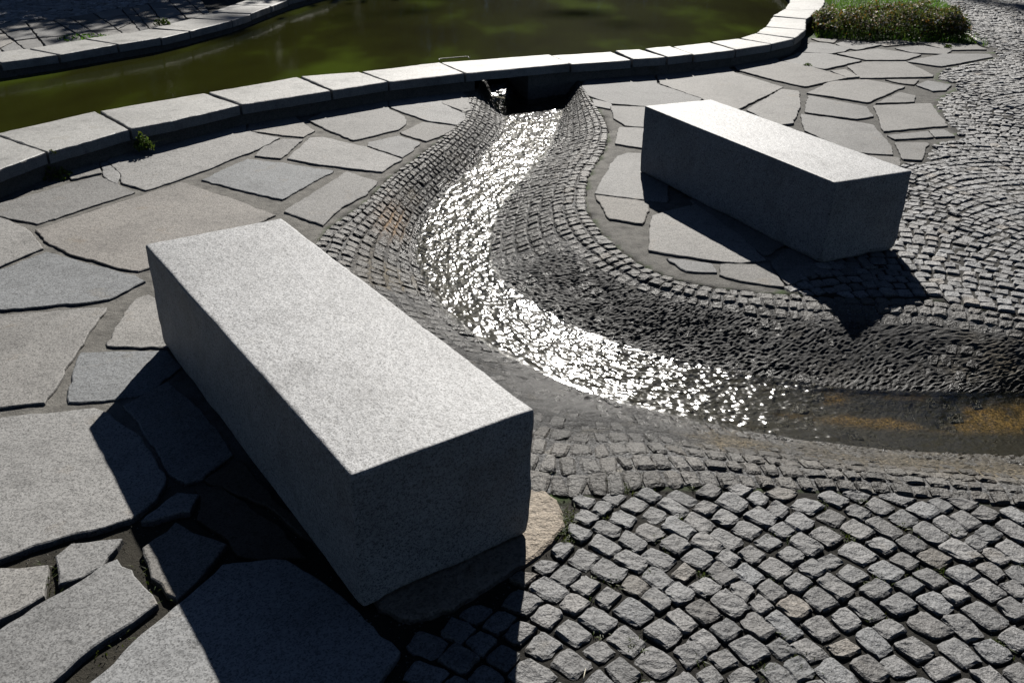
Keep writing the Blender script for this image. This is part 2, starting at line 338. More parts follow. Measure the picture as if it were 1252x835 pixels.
# ------------------------------------------------------------------ setts
def setts(C, ztop, dz, tint, wet=None, n=5, skirt=.035, rough=.003, round_=.007, seed=0):
    """C (N,4,2) corners; ztop(x,y)->z per point; returns V,F,tint,wet for one mesh of cobbles"""
    rg = np.random.default_rng(seed); Nn = len(C)
    g = {5: np.array([0, .12, .5, .88, 1]), 6: np.array([0, .09, .34, .66, .91, 1]), 4: np.array([0, .15, .85, 1]), 3: np.array([0, .5, 1])}[n]
    U, W = np.meshgrid(g, g, indexing='ij'); U = U.ravel(); W = W.ravel()
    c0, c1, c2, c3 = [C[:, k, None, :] for k in range(4)]
    Uu, Ww = U[None, :, None], W[None, :, None]
    P = c0*(1-Uu)*(1-Ww)+c1*Uu*(1-Ww)+c2*Uu*Ww+c3*(1-Uu)*Ww
    ctr = C.mean(1)[:, None, :]
    e = np.maximum(np.abs(U-.5), np.abs(W-.5))*2; cor = (np.abs(U-.5)*2)**4*(np.abs(W-.5)*2)**4
    P = ctr+(P-ctr)*(1-.11*cor)[None, :, None]
    ring = (e > .99)
    P[:, ring] += rg.normal(0, .0022, (Nn, ring.sum(), 2))
    Z = ztop(P[..., 0], P[..., 1])+dz[:, None]
    tilt = rg.normal(0, .022, (Nn, 1, 2)); Z += ((P-ctr)*tilt).sum(-1)
    Z += rg.normal(0, rough, Z.shape)*np.where(ring, .6, 1.)-round_*ring[None]-round_*.5*cor[None]
    nv = n*n
    # perimeter order
    idg = np.arange(nv).reshape(n, n); per = np.concatenate([idg[:-1, 0], idg[-1, :-1], idg[:0:-1, -1], idg[0, :0:-1]])
    SK = P[:, per]; SKz = Z[:, per]-skirt
    V = np.concatenate([np.dstack([P, Z]), np.dstack([SK, SKz])], 1)
    tot = nv+len(per)
    F = list(grid_faces(n, n)); k = len(per)
    F += [[per[(i+1) % k], per[i], nv+i, nv+(i+1) % k] for i in range(k)]
    F = np.array(F); FF = (F[None]+(np.arange(Nn)*tot)[:, None, None]).reshape(-1, 4)
    # make sure of orientation: upward
    T = np.repeat(tint, tot, 0); Wt = None if wet is None else np.repeat(wet, tot)
    return V.reshape(-1, 3), FF, T, Wt
def sett_tint(N, rg, amt=.16):
    v = 1+rg.normal(0, amt, N); v = np.clip(v, .55, 1.5); w_ = rg.normal(0, .014, N)
    b = rg.random(N) < .025
    c = np.stack([v*(1+w_), v, v*(1-w_)], 1); c[b] *= [1.06, .97, .86]; return c
def rows_to_quads(rowfun, nrows, smax, wmin, wmax, gap, rg):
    """rowfun(k, s) -> xy; k may be fractional"""
    out = []
    for k in range(nrows):
        s = -rg.random()*wmax; ss = []; lim = smax(k) if callable(smax) else smax
        while s < lim:
            wd = rg.uniform(wmin, wmax); ss.append((s, s+wd)); s += wd
        a = np.array(ss); 
        if not len(a): continue
        g2 = gap*(.6+.8*rg.random(len(a)))
        s0 = a[:, 0]+g2; s1 = a[:, 1]-g2; kk0 = k+gap/.095*(.6+.6*rg.random(len(a))); kk1 = k+1-gap/.095*(.6+.6*rg.random(len(a)))
        out.append(np.stack([rowfun(kk0, s0), rowfun(kk0, s1), rowfun(kk1, s1), rowfun(kk1, s0)], 1))
    return np.concatenate(out)
def orient(C):
    x, y = C[..., 0], C[..., 1]; A = (x*np.roll(y, -1, 1)-np.roll(x, -1, 1)*y).sum(1)
    C[A < 0] = C[A < 0][:, ::-1]; return C
def clip(C, poly, grow=0.):
    ctr = C.mean(1); keep = inside(ctr, poly); C = C[keep]; ctr = ctr[keep]
    for it in range(4):
        ins = inside(C.reshape(-1, 2), poly).reshape(-1, 4); 
        C = np.where(ins[..., None], C, ctr[:, None]+(C-ctr[:, None])*.78)
    ok = inside(C.reshape(-1, 2), poly).reshape(-1, 4).all(1); C = C[ok]
    x, y = C[..., 0], C[..., 1]; A = np.abs((x*np.roll(y, -1, 1)-np.roll(x, -1, 1)*y).sum(1))/2
    return C[A > .0018]
flat = lambda x, y: (fbm(x*3, y*3, 9, 3)-.44)*.012
def near_plaza():
    rg = np.random.default_rng(5); c = np.array([-.71, .85]); r0 = .35
    def f(k, s):
        r = r0+k*.082; rm = r0+(np.floor(k+.001)+.5)*.082; th = R(100)-s/rm
        r = r+.02*np.sin(s*2.3+r*3)+.008*np.sin(s*9+r*13); return np.stack([c[0]+r*np.cos(th), c[1]+r*np.sin(th)], -1)
    C = rows_to_quads(f, 86, lambda k: math.pi*1.05*(r0+(k+.5)*.082), .066, .112, .0037, rg); C += rg.normal(0, .0035, C.shape)
    C = orient(clip(C, PLAZA_N)); C = C.mean(1)[:, None]+(C-C.mean(1)[:, None])*.97; d = np.linalg.norm(C.mean(1), axis=1)
    nr = C[d < 4.2]; fr = C[d >= 4.2]
    t = sett_tint(len(nr), rg)
    V, F, T, _ = setts(nr, flat, rg.normal(0, .0022, len(nr)), t, n=6, rough=.0013, round_=.0035, seed=1)
    t2 = sett_tint(len(fr), rg); V2, F2, T2, _ = setts(fr, flat, rg.normal(0, .0035, len(fr)), t2, n=4, seed=2)
    V = np.vstack([V, V2]); F = np.vstack([F, F2+len(T)]); T = np.vstack([T, T2])
    struct(mk('cobbled_paving', V, F, M['sett'], tint=T, smooth=False))['label'] = 'grey granite setts with dark open joints, beside the near bench'
near_plaza()
def right_plaza():
    rg = np.random.default_rng(6); Pd = 1.6; hw = Pd/2; Rr = hw/math.sin(R(46))
    Q = []
    for k in range(190):
        x = .6+rg.random()*.1
        while x < 14:
            ph = (x-3.5+hw) % Pd-hw; an = -math.asin(max(-1, min(1, ph/Rr)))
            wd = rg.uniform(.062, .092); ds = wd*math.cos(an)
            ph = (x+ds/2-3.5+hw) % Pd-hw; an = -math.asin(max(-1, min(1, ph/Rr))); g = math.sqrt(Rr**2-ph**2)-Rr
            h2 = .083*math.cos(an)/2-.0025; w2 = wd/2-.0028; c = np.array([x+ds/2, 1.5+k*.083+g+.012*math.sin(x*7+k)])
            l = np.array([math.cos(an), math.sin(an)]); nn = np.array([-l[1], l[0]])
            Q.append([c-l*w2-nn*h2, c+l*w2-nn*h2, c+l*w2+nn*h2, c-l*w2+nn*h2]); x += ds
    C = np.array(Q); C += rg.normal(0, .0035, C.shape)
    C = orient(clip(C, PLAZA_R)); d = np.linalg.norm(C.mean(1), axis=1)
    nr = C[d < 8.5]; fr = C[d >= 8.5]
    V, F, T, _ = setts(nr, flat, rg.normal(0, .004, len(nr)), sett_tint(len(nr), rg)*1.16, n=5, rough=.0016, seed=3)
    V2, F2, T2, _ = setts(fr, flat, rg.normal(0, .004, len(fr)), sett_tint(len(fr), rg)*1.2, n=4, rough=.002, seed=4)
    V = np.vstack([V, V2]); F = np.vstack([F, F2+len(T)]); T = np.vstack([T, T2])
    struct(mk('cobbled_square', V, F, M['sett'], tint=T))['label'] = 'grey setts laid in arcs beyond the far bench'
right_plaza()

# ------------------------------------------------------------------ the stream channel
def chan_color(u, t, P):
    """own colour of the lining: grey, dark wet crust, tan and rusty deposits"""
    n = fbm(P[..., 0]*2.3, P[..., 1]*2.3, 31, 4); n2 = fbm(P[..., 0]*4, P[..., 1]*7, 37, 3)
    base = np.ones(P.shape)*.125
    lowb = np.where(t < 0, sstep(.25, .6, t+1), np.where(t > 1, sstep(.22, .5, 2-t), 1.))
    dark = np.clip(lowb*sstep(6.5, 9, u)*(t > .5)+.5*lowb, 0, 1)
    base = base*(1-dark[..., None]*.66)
    tan = np.clip(sstep(.46, .62, n)*lowb*(t < .4), 0, 1)*sstep(3, 4.5, u)*.7
    tan = np.maximum(tan, sstep(13.2, 15.5, u)*lowb*(t > 1)*sstep(.36, .55, n)*.7)
    tan = np.maximum(tan, sstep(11, 15.5, u)*(t < 0)*sstep(-.8, -.5, t)*.8)
    base = base*(1-tan[..., None])+np.array([.17, .14, .09])*tan[..., None]
    rust = sstep(12.6, 13.6, u)*(t >= 0)*(t <= 1)*sstep(.40, .54, n2)*sstep(.38, .6, t)*sstep(1.05, .85, t)
    base = base*(1-rust[..., None])+np.array([.48, .32, .12])*rust[..., None]
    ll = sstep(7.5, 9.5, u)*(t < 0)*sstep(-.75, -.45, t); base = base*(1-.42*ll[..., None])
    rust2 = np.exp(-((u-5.9)/.45)**2-((t+.45)/.22)**2)*.9
    base = base*(1-rust2[..., None])+np.array([.34, .22, .12])*rust2[..., None]
    return base
def chan_wet(u, t, P):
    b = np.where(t < 0, t+1, 2-t); e = np.where((t >= 0) & (t <= 1), 1., sstep(.62, .98, b+(fbm(P[..., 0]*6, P[..., 1]*6, 51)-.45)*.5))
    damp = np.where(t > 1, .45*sstep(.2, .45, b)*sstep(5.5, 8, u)*sstep(14.5, 12.5, u), 0)
    rs = sstep(12.4, 13.4, u)*(t >= 0)*(t <= 1)*sstep(.38, .6, t)*sstep(1.05, .85, t)*sstep(.40, .54, fbm(P[..., 0]*4, P[..., 1]*7, 37, 3))
    return np.maximum(e*.9, damp)*(1-.75*rs)
def build_channel():
    sm = AL[-1]; ns = int(sm/.013); s = np.linspace(0, sm, ns); u = u_of(s)
    tl = np.concatenate([np.linspace(-1, 0, 50)[:-1], np.linspace(0, 1, 30)[:-1], np.linspace(1, 2, 60)])
    Ug, Tg = np.meshgrid(u, tl, indexing='ij'); P = chan(Ug, Tg); c = chan_color(Ug, Tg, P); wt = chan_wet(Ug, Tg, P)
    b = np.where(Tg < 0, Tg+1, np.where(Tg > 1, 2-Tg, 1)); rg = np.random.default_rng(8)
    bedr = ((Tg >= 0) & (Tg <= 1))*sstep(12, 13, Ug)
    cr = sstep(.2, .45, b)*sstep(5.8, 8.2, Ug)*np.where(Tg < 0, .22+.45*sstep(8.5, 10.5, Ug)*sstep(.4, .6, b), .85)
    ex = sstep(.50, .60, fbm(P[..., 0]*5, P[..., 1]*5, 91, 3)); P[..., 2] += -.010*(1-cr)+(.001-.007*ex)*cr+rg.normal(0, 1, P.shape[:2])*(.0008+.0017*cr)*(1-.8*bedr)+(fbm(P[..., 0]*60, P[..., 1]*60, 5, 3)-.44)*.0022*cr
    P[..., 2] = np.where((Tg <= -1) | (Tg >= 2), -.022, P[..., 2])
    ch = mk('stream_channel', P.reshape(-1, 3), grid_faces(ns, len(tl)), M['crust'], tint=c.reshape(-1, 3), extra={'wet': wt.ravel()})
    struct(ch)['label'] = 'shallow sett lined rill curving from the pond to the right'
    # setts in rows along the channel
    quads, zt, tt = [], [], []
    V, F, T, Wt, off = [], [], [], [], 0
    for t0, t1, nr, kind in ((-1, 0, 8, 'L'), (0, 1, 5, 'B'), (1, 2, 8, 'R')):
        for k in range(nr):
            a = t0+(t1-t0)*k/nr; bq = t0+(t1-t0)*(k+1)/nr; sc = rg.random()*.05+.02; L = []
            pr = chan(uu, np.full(len(uu), (a+bq)/2)); al = np.concatenate([[0], np.cumsum(np.linalg.norm(np.diff(pr, axis=0), axis=1))]); u_t = lambda q: np.interp(q, al, uu)
            while sc < al[-1]-.15:
                wd = rg.uniform(.052, .085) if (kind != 'L' or k > 0) else rg.uniform(.055, .08)
                L.append((sc, sc+wd)); sc += wd
            L = np.array(L); ga = .0035; s0 = u_t(L[:, 0]+ga); s1 = u_t(L[:, 1]-ga)
            # bank arc length differs from the centre line: fine, stones stretch a little
            gt = .045*(t1-t0)/nr
            st = np.stack([np.stack([s0, np.full(len(L), a+gt)], -1), np.stack([s1, np.full(len(L), a+gt)], -1), np.stack([s1, np.full(len(L), bq-gt)], -1), np.stack([s0, np.full(len(L), bq-gt)], -1)], 1)
            st[..., 1] += rg.normal(0, .012, st.shape[:2])*(6/nr); st[..., 0] += rg.normal(0, .008, st.shape[:2])
            g = np.array([0, .15, .5, .85, 1]); n = 5; Ug, Wg = np.meshgrid(g, g, indexing='ij'); Ug = Ug.ravel(); Wg = Wg.ravel()
            c0, c1, c2, c3 = [st[:, q, None, :] for q in range(4)]; A_, B_ = Ug[None, :, None], Wg[None, :, None]
            Q = c0*(1-A_)*(1-B_)+c1*A_*(1-B_)+c2*A_*B_+c3*(1-A_)*B_
            cor = (np.abs(Ug-.5)*2)**4*(np.abs(Wg-.5)*2)**4; ctr = st.mean(1)[:, None]; Q = ctr+(Q-ctr)*(1-.12*cor)[None, :, None]
            P = chan(Q[..., 0], Q[..., 1]); um, tm = st[..., 0].mean(1), st[..., 1].mean(1); Pm = chan(um, tm)
            bb = np.where(tm < 0, tm+1, np.where(tm > 1, 2-tm, 1)); crm = sstep(.2, .45, bb)*sstep(5.8, 8.2, um)*np.where(tm < 0, .3+.5*sstep(8.5, 10.5, um)*sstep(.4, .6, bb), .85)
            ring = np.maximum(np.abs(Ug-.5), np.abs(Wg-.5)) > .49
            sink = -.005*crm+rg.normal(0, .0022, len(um))-.002*(1-crm)*sstep(.3, .6, bb)
            P[..., 2] += sink[:, None]+rg.normal(0, .0013, P.shape[:2])-.006*ring[None]-.003*cor[None]
            nv = n*n; idg = np.arange(nv).reshape(n, n); per = np.concatenate([idg[:-1, 0], idg[-1, :-1], idg[:0:-1, -1], idg[0, :0:-1]])
            SK = P[:, per].copy(); SK[..., 2] -= .025; VV = np.concatenate([P, SK], 1); tot = nv+len(per); kk = len(per)
            f = list(grid_faces(n, n))+[[per[(i+1) % kk], per[i], nv+i, nv+(i+1) % kk] for i in range(kk)]
            f = np.array(f); FF = (f[None]+(np.arange(len(um))*tot)[:, None, None]).reshape(-1, 4)+off
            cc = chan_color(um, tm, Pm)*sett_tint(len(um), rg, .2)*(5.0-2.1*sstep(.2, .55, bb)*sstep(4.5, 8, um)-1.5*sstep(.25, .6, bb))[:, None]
            V.append(VV.reshape(-1, 3)); F.append(FF); T.append(np.repeat(cc, tot, 0)); Wt.append(np.repeat(chan_wet(um, tm, Pm), tot)); off += len(um)*tot
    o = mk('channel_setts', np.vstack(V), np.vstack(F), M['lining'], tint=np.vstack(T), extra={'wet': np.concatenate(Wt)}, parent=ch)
build_channel()
def build_stream():
    sm = AL[-1]; ns = int(sm/.0058); s = np.linspace(0, sm, ns); u = u_of(s); nc = 140; c = np.linspace(-.05, 1.05, nc)
    Ug, Cg = np.meshgrid(u, c, indexing='ij'); Sg = np.repeat(s[:, None], nc, 1)
    a, b = rLW(Ug), rRW(Ug); P = a+(b-a)*Cg[..., None]; wd = np.linalg.norm(b-a, axis=-1)
    P[..., 2] = a[..., 2]
    X = Sg; Y = (Cg-.5)*wd
    wx = X+.03*fbm(X*5, Y*9, 3, 2); wy = Y+.02*fbm(X*6+5, Y*9, 4, 2)
    h1 = fbm(wx*9, wy*22, 71, 2); h2 = vn(wx*34-wy*26, wy*44+wx*13, 77)+vn(wx*34+wy*26, wy*44-wx*13, 79); h3 = vn(wx*75+wy*30, wy*100, 83)
    dx = np.gradient(s)[:, None]; dy = np.maximum(np.gradient(Y, axis=1), 1e-4)
    def sl(h): return math.sqrt(np.mean((np.gradient(h, axis=0)/dx)**2+(np.gradient(h, axis=1)/dy)**2)/2)
    h = h1*(.075/sl(h1))+h2*(.082/sl(h2))+h3*(.092/sl(h3)); h = h-h.mean()
    amp = .86-.12*sstep(1.2, 3, Ug)+.14*sstep(9.5, 12, Ug)-.5*sstep(12.6, 14.6, Ug); edge = sstep(0, .1, np.minimum(Cg+.05, 1.05-Cg))
    P[..., 2] += h*amp*edge+.002
    o = mk('stream_water', P.reshape(-1, 3), grid_faces(ns, nc), M['stream'], uv=np.stack([X.ravel(), Y.ravel()], 1), smooth=True)
    struct(o)['label'] = 'thin rippled stream glittering in the sun'
build_stream()

# ------------------------------------------------------------------ pond water
def poly_sheet(name, poly, z, mat):
    tri = tessellate_polygon([[Vector((x, y, 0)) for x, y in poly]])
    V = np.column_stack([poly, np.full(len(poly), z)]); F = []
    for t in tri:
        a, b, c = t; n = np.cross(V[b]-V[a], V[c]-V[a])[2]; F.append(t if n > 0 else (a, c, b))
    return mk(name, V, F, mat)
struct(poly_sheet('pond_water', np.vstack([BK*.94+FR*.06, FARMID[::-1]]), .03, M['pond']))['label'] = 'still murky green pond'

# ------------------------------------------------------------------ slabs
def slab_mesh(poly, ztop, thick, bevel=.005, step=.035, jit=.003, tilt=(0, 0), seed=0, grow=.0):
    rg = np.random.default_rng(seed); P = np.asarray(poly, float)
    x, y = P[:, 0], P[:, 1]
    if (x*np.roll(y, -1)-np.roll(x, -1)*y).sum() < 0: P = P[::-1]
    out = []
    for i in range(len(P)):
        a, b = P[i], P[(i+1) % len(P)]; L = np.linalg.norm(b-a); n = max(2, int(L/step)); nn = np.array([b[1]-a[1], a[0]-b[0]])/max(L, 1e-6)
        for k in range(n):
            t = k/n; q = a+(b-a)*t
            if k: q = q+nn*(rg.normal(0, jit)+(float(vn(q[0]*9, q[1]*9, seed))-.5)*jit*4)
            out.append(q)
    out = np.array(out); n = len(out)
    # round the corners a little
    out = out*.9+.05*(np.roll(out, 1, 0)+np.roll(out, -1, 0))
    tg = np.roll(out, -1, 0)-np.roll(out, 1, 0); tg /= np.maximum(np.linalg.norm(tg, axis=1), 1e-9)[:, None]; nrm = np.stack([tg[:, 1], -tg[:, 0]], 1)
    out = out+nrm*grow
    ctr = out.mean(0)
    def zz(p): return ztop+(p-ctr)@np.array(tilt)
    bv = bevel*(.6+.8*rg.random(n))[:, None]
    V = []; 
    V.append(np.column_stack([out-nrm*bv*1.0, zz(out)]))
    V.append(np.column_stack([out-nrm*bv*.25, zz(out)-bv[:, 0]*.45]))
    V.append(np.column_stack([out, zz(out)-bv[:, 0]*1.3]))
    V.append(np.column_stack([out+nrm*.0, zz(out)-thick]))
    V = np.vstack(V); F = []
    for r in range(3):
        for i in range(n):
            j = (i+1) % n; F.append((r*n+j, r*n+i, (r+1)*n+i, (r+1)*n+j))
    tri = tessellate_polygon([[Vector((*V[i][:2], 0)) for i in range(n)]])
    for t in tri:
        a, b, c = t; F.append(t if np.cross(V[b]-V[a], V[c]-V[a])[2] > 0 else (a, c, b))
    return V, F
FLAGS_L = [
 [(76,201),(119,190),(121,200),(124,212),(87,220)], [(123,200),(131,198),(139,206),(146,216),(143,225),(132,220),(125,211)],
 [(131,197),(160,181),(230,163),(299,147),(300,160),(342,169),(315,183),(278,197),(255,207),(218,220),(178,233),(148,223),(147,212)],
 [(304,160),(303,146),(352,136),(366,148),(385,160),(371,168),(345,166)], [(345,170),(370,171),(343,194),(311,191),(321,181)],
 [(376,147),(396,137),(410,124),(470,118),(476,134),(494,142.6),(496.6,151),(487,159),(442,170),(432,172),(402,160)],
 [(478,132),(474,118),(535,111),(541,127),(568,140),(568.5,147),(559,153.5),(523,148),(500,140)],
 [(540,126),(536,112),(562,110),(573,120),(576,135),(568,137)], [(518,149),(558,155),(543,165),(521,173),(491,163.5),(489,162)],
 [(487,166),(514,174.5),(504,185),(492,193),(449,178.6),(450,174)],
 [(379,169),(395,168),(415,173),(449,180.5),(492,195),(476,204),(467,210.5),(435,207),(380,200),(351,194.6)],
 [(302,194),(352,200),(408,209),(365,232),(345,244),(300,234),(246,220)], [(424,210),(462,222),(447,239),(435,244),(417,254),(395,276),(347,259)],
 [(-60,268),(-10,252),(115,216),(124,216),(165,235),(45,274),(-10,262)],
 [(43,281),(61,299),(82,309),(138,326),(169,332),(190,325),(260,300),(337,263),(290,245),(222,223),(170,240)],
 [(-60,352),(-15,332),(53,304),(33,281),(0,266),(-60,280)], [(57,308),(165,337),(178,344),(134,366),(100,371),(-15,380),(-80,392),(-80,355),(-15,337)],
 [(-80,400),(-15,386),(131,376),(94,430),(55,493),(-15,500),(-80,508)], [(165,366),(182,360),(215,380),(235,423),(195,425),(131,423),(146,395)],
 [(99,430),(205,428),(222,448),(178,482),(140,488),(83,492),(88,460)],
 [(-120,536),(-15,512),(115,498),(135,505),(175,540),(203,585),(190,610),(160,634),(60,662),(-15,688),(-120,720)],
 [(150,495),(205,466),(245,500),(285,555),(247,585),(229,590),(207,578),(180,535)], [(217,602),(243,604),(232,625),(172,637),(192,622)],
 [(215,638),(277,665),(217,733),(185,706),(174,670)], [(68,680),(87,664),(150,658),(124,693),(100,706),(71,715)],
 [(-90,718),(-15,696),(59,690),(54,728),(-15,767),(-90,812)],
 [(143,683),(161,697),(168,709),(193,738),(110,793),(50,845),(0,885),(-90,960),(-90,865),(-20,782),(57,733),(100,710),(121,693)],
 [(202,752),(240,720),(272,690),(350,684),(400,716),(445,757),(489,796),(452,850),(420,930),(60,960),(40,900),(110,835),(150,798)],
 [(237,594),(268,592),(300,612),(340,640),(375,680),(320,681),(290,676),(281,658),(240,632),(246,608)],
 [(250,585),(290,560),(330,600),(400,675),(345,630),(302,606)]]
FLAGS_R = [
 [(712,106),(718,98),(797,90),(803,103),(857,121),(840,140),(788,130),(747,127),(719,117)],
 [(808,103),(803,91),(885,79),(898,89),(957,107),(908,131),(880,142),(859,121)],
 [(903,86),(895,78),(945,66),(951,75.5),(985,80),(1036,95.6),(984,106),(949,98.5)], [(955,75),(976,65),(1011,66),(1053,74.6),(1008,85)],
 [(981,64),(991,52.5),(1011,53),(1039,60),(1031,63.5),(1016,66)], [(992,47),(1024,48.3),(1018,52.5),(1003,51)],
 [(1023,53.5),(1037,49.8),(1079,54.8),(1047,61.5),(1028,57)], [(1024,66),(1073,60),(1126,67),(1107,73.5),(1060,73.8)],
 [(1037,81),(1060,75.8),(1107,75.8),(1141,92),(1140,94),(1053,95.5)], [(1016,87),(1034,85.5),(1050,94.5),(1037,95.5)],
 [(987,114),(1017,99.5),(1060,97.5),(1106,106),(1060,125.5),(1020,118.5)], [(914,135),(956,109.5),(976,112),(978,128),(969,151),(950,153)],
 [(989,117),(1060,131),(1067,142.5),(1047,145.5),(986,137.5)], [(980,140),(1040,148.5),(1067,153),(1089,178),(1091,189),(1063,187.5),(1040,185),(985,160)],
 [(1062,190),(1098,193),(1100,203),(1085,203)], [(1069,129.5),(1138,126.5),(1158,153.5),(1081,160.5)],
 [(1071,126.5),(1100,113),(1119,117),(1118,124.5)], [(1121,104),(1134,99),(1163,104),(1156,110.5),(1141,111.5)],
 [(1083,97.5),(1123,97.3),(1117,103.5),(1100,101.5)], [(1108,75.5),(1154,66.3),(1210,66.8),(1213,70),(1151,81.5)],
 [(1095,59),(1127,55.5),(1163,62),(1156,66.5),(1117,64.7)], [(1121,51.5),(1193,55.5),(1206,61),(1160,61.3)],
 [(1069,52),(1100,48.8),(1117,52.8),(1082,56.6)], [(1086,165.5),(1134,160.5),(1141,167.5),(1095,170.5)],
 [(1137,159.5),(1154,158.5),(1167,166.5),(1144,167.5)], [(1095,174.5),(1134,174.5),(1126,195.5),(1105,194.5)],
 [(725,121.5),(745,126),(746,133.5),(727,130)], [(748,130),(800,131.5),(800,157),(765,154),(751,145)],
 [(758,156),(820,159),(820,186),(753,176)], [(755,191),(768,187),(815,190),(815,247),(728,236.5),(734,224)],
 [(728,239),(792,247),(793,258),(785,273.5),(746,267.5)], [(798,264),(850,250),(900,285),(935,318),(905,321.5),(875,318.5),(832,312.5),(794,306)],
 [(816,316),(870,322.5),(876,333),(840,331)], [(882,323.5),(940,324),(958,350.5),(905,343),(881,336)],
 [(944,320),(985,290),(1030,270),(1000,330),(964,348)], [(845,245),(880,220),(985,270),(980,285),(935,312)]]
fs_tints = {}
def flags(name, lists, seed, z=0.0, label=None):
    root = empty(name, (0, 0, 0)); struct(root)
    if label: root['label'] = label
    rg = np.random.default_rng(seed)
    for i, pl in enumerate(lists):
        P = up2(pl, 0) if z == 0 else np.asarray(pl, float)
        a = rg.uniform(.76, 1.18); h = rg.normal(0, 1)
        tint = np.array([a*(1+.015*h), a, a*(1-.02*h)])
        if name == 'flagstone_paving' and i == 14: tint = np.array([1.02, .975, .93])
        if name == 'flagstone_paving' and i in (16, 19, 11): tint = np.array([.88, .93, .99])
        if name == 'flagstone_paving' and i in (10, 2): tint = np.array([1.18, 1.18, 1.18])
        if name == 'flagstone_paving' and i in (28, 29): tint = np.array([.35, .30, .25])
        if seed == 22: tint = tint*(.8 if i not in range(26, 36) else .95)
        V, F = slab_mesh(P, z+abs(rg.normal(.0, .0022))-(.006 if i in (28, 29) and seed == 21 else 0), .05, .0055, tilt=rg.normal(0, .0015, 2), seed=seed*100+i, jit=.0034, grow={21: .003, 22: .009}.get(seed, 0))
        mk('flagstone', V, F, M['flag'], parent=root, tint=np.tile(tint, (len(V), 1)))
    return root
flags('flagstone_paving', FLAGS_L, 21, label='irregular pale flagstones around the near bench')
flags('flagstone_terrace', FLAGS_R, 22, label='irregular grey flagstones around the far bench')

# far bank beyond the pond: slabs, then setts
def far_terrace():
    rg = np.random.default_rng(33); inn = FO[:8]; outp = up2([(-160,58),(-60,40),(0,29),(59,24),(117,15),(168,7),(200,0),(240,-8)], .13)
    L = []
    js = lambda n_: np.linspace(0, 7, n_)+np.concatenate([[0], rg.normal(0, .13, n_-2), [0]])
    A = catmull(inn, js(15)); B = catmull(outp, js(15)); m1 = .34+rg.normal(0, .06, 15); m2 = .68+rg.normal(0, .06, 15)
    for i in range(14):
        for a, b in ((0, 1), (1, 2), (2, 3)):
            j = lambda: rg.normal(0, .0, 2)
            kk = lambda e, w_: (0, m1[w_], m2[w_], 1)[e]
            q = [A[i]+(B[i]-A[i])*kk(a, i), A[i+1]+(B[i+1]-A[i+1])*kk(a, i+1), A[i+1]+(B[i+1]-A[i+1])*kk(b, i+1), A[i]+(B[i]-A[i])*kk(b, i)]
            c = sum(q)/4; L.append([c+(p-c)*.93 for p in q])
    flags('far_flagstones', L, 34, z=.125, label='shaded flagstones on the far bank of the pond')
    poly = np.vstack([B, [[-7, 22], [-22, 22], [-22, 8]]])
    def f(k, s): return np.stack([-16+s+.0*k, 6+k*.1+.02*np.sin(s*3)], -1)
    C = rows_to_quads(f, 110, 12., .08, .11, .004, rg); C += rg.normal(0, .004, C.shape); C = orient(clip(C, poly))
    V, F, T, _ = setts(C, lambda x, y: flat(x, y)+.125, rg.normal(0, .004, len(C)), sett_tint(len(C), rg)*2., n=4, seed=41)  # tint raised to stand in for sky reflected off the shaded stones
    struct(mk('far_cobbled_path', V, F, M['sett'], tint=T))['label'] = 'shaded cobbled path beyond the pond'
far_terrace()

# ------------------------------------------------------------------ pond walls
def wall(name, A, B, joints, label, gap=None, seed=3, inner_z=-.6):
    """A, B: the two top edges (xy lists). gap: (i0, i1) body left out between these indices"""
    c = WALLMID[8] if name == 'pond_wall' else FARMID[4]
    root = empty(name, (c[0], c[1], 0)); tag(root, label, 'wall'); rg = np.random.default_rng(seed)
    off = np.array([c[0], c[1], 0])
    n = len(A)
    for k in range(len(joints)-1):
        i0, i1 = joints[k], joints[k+1]
        a = A[i0:i1+1]; b = B[i0:i1+1]
        g = .006+.006*rg.random()
        def trim(p, g):
            p = p.copy(); d = p[1]-p[0]; p[0] = p[0]+d/np.linalg.norm(d)*g; d = p[-2]-p[-1]; p[-1] = p[-1]+d/np.linalg.norm(d)*g; return p
        a2 = trim(a, g); b2 = trim(b, g*(1 if rg.random() < .5 else 3.))
        zt = ZT+rg.normal(0, .003)
        V, F = slab_mesh(np.vstack([a2, b2[::-1]]), zt, .075, .009, .05, .0022, rg.normal(0, .004, 2), seed*50+k)
        mk('coping_stone', V-off, F, M['coping'], parent=root)
    # body below the coping
    def body(i0, i1, e0=0., e1=0.):
        ii = np.arange(i0, i1+1); a = A[ii]+(B[ii]-A[ii])*.06; b = B[ii]+(A[ii]-B[ii])*.05
        a = a.copy(); b = b.copy()
        if e0: a[0] += (a[1]-a[0])*e0; b[0] += (b[1]-b[0])*e0
        if e1: a[-1] += (a[-2]-a[-1])*e1; b[-1] += (b[-2]-b[-1])*e1
        m = len(ii); zt = ZT-.074; V = np.vstack([np.column_stack([a, np.full(m, inner_z)]), np.column_stack([a, np.full(m, zt)]), np.column_stack([b, np.full(m, zt)]), np.column_stack([b, np.full(m, inner_z)])])
        F = []
        for r in range(3):
            for i in range(m-1): F.append((r*m+i, r*m+i+1, (r+1)*m+i+1, (r+1)*m+i))
        F += [(0, m, 2*m, 3*m), (m-1, 4*m-1, 3*m-1, 2*m-1)]
        mk('wall_body', V-off, F, M['boulder_dark'], parent=root)
    if gap: body(0, gap[0], 0, gap[2]); body(gap[0], n-1, gap[3], 0)
    else: body(0, n-1)
    return root
M['boulder_dark'] = stone_mat('wall_body_stone', (.22, .21, .19), 200, .4, .8, 1., .004, .3)
wall('pond_wall', FR, BK, JOINT, 'low near pond wall with pale granite coping bridging the stream outlet', gap=(8, 9, -.15, .6))
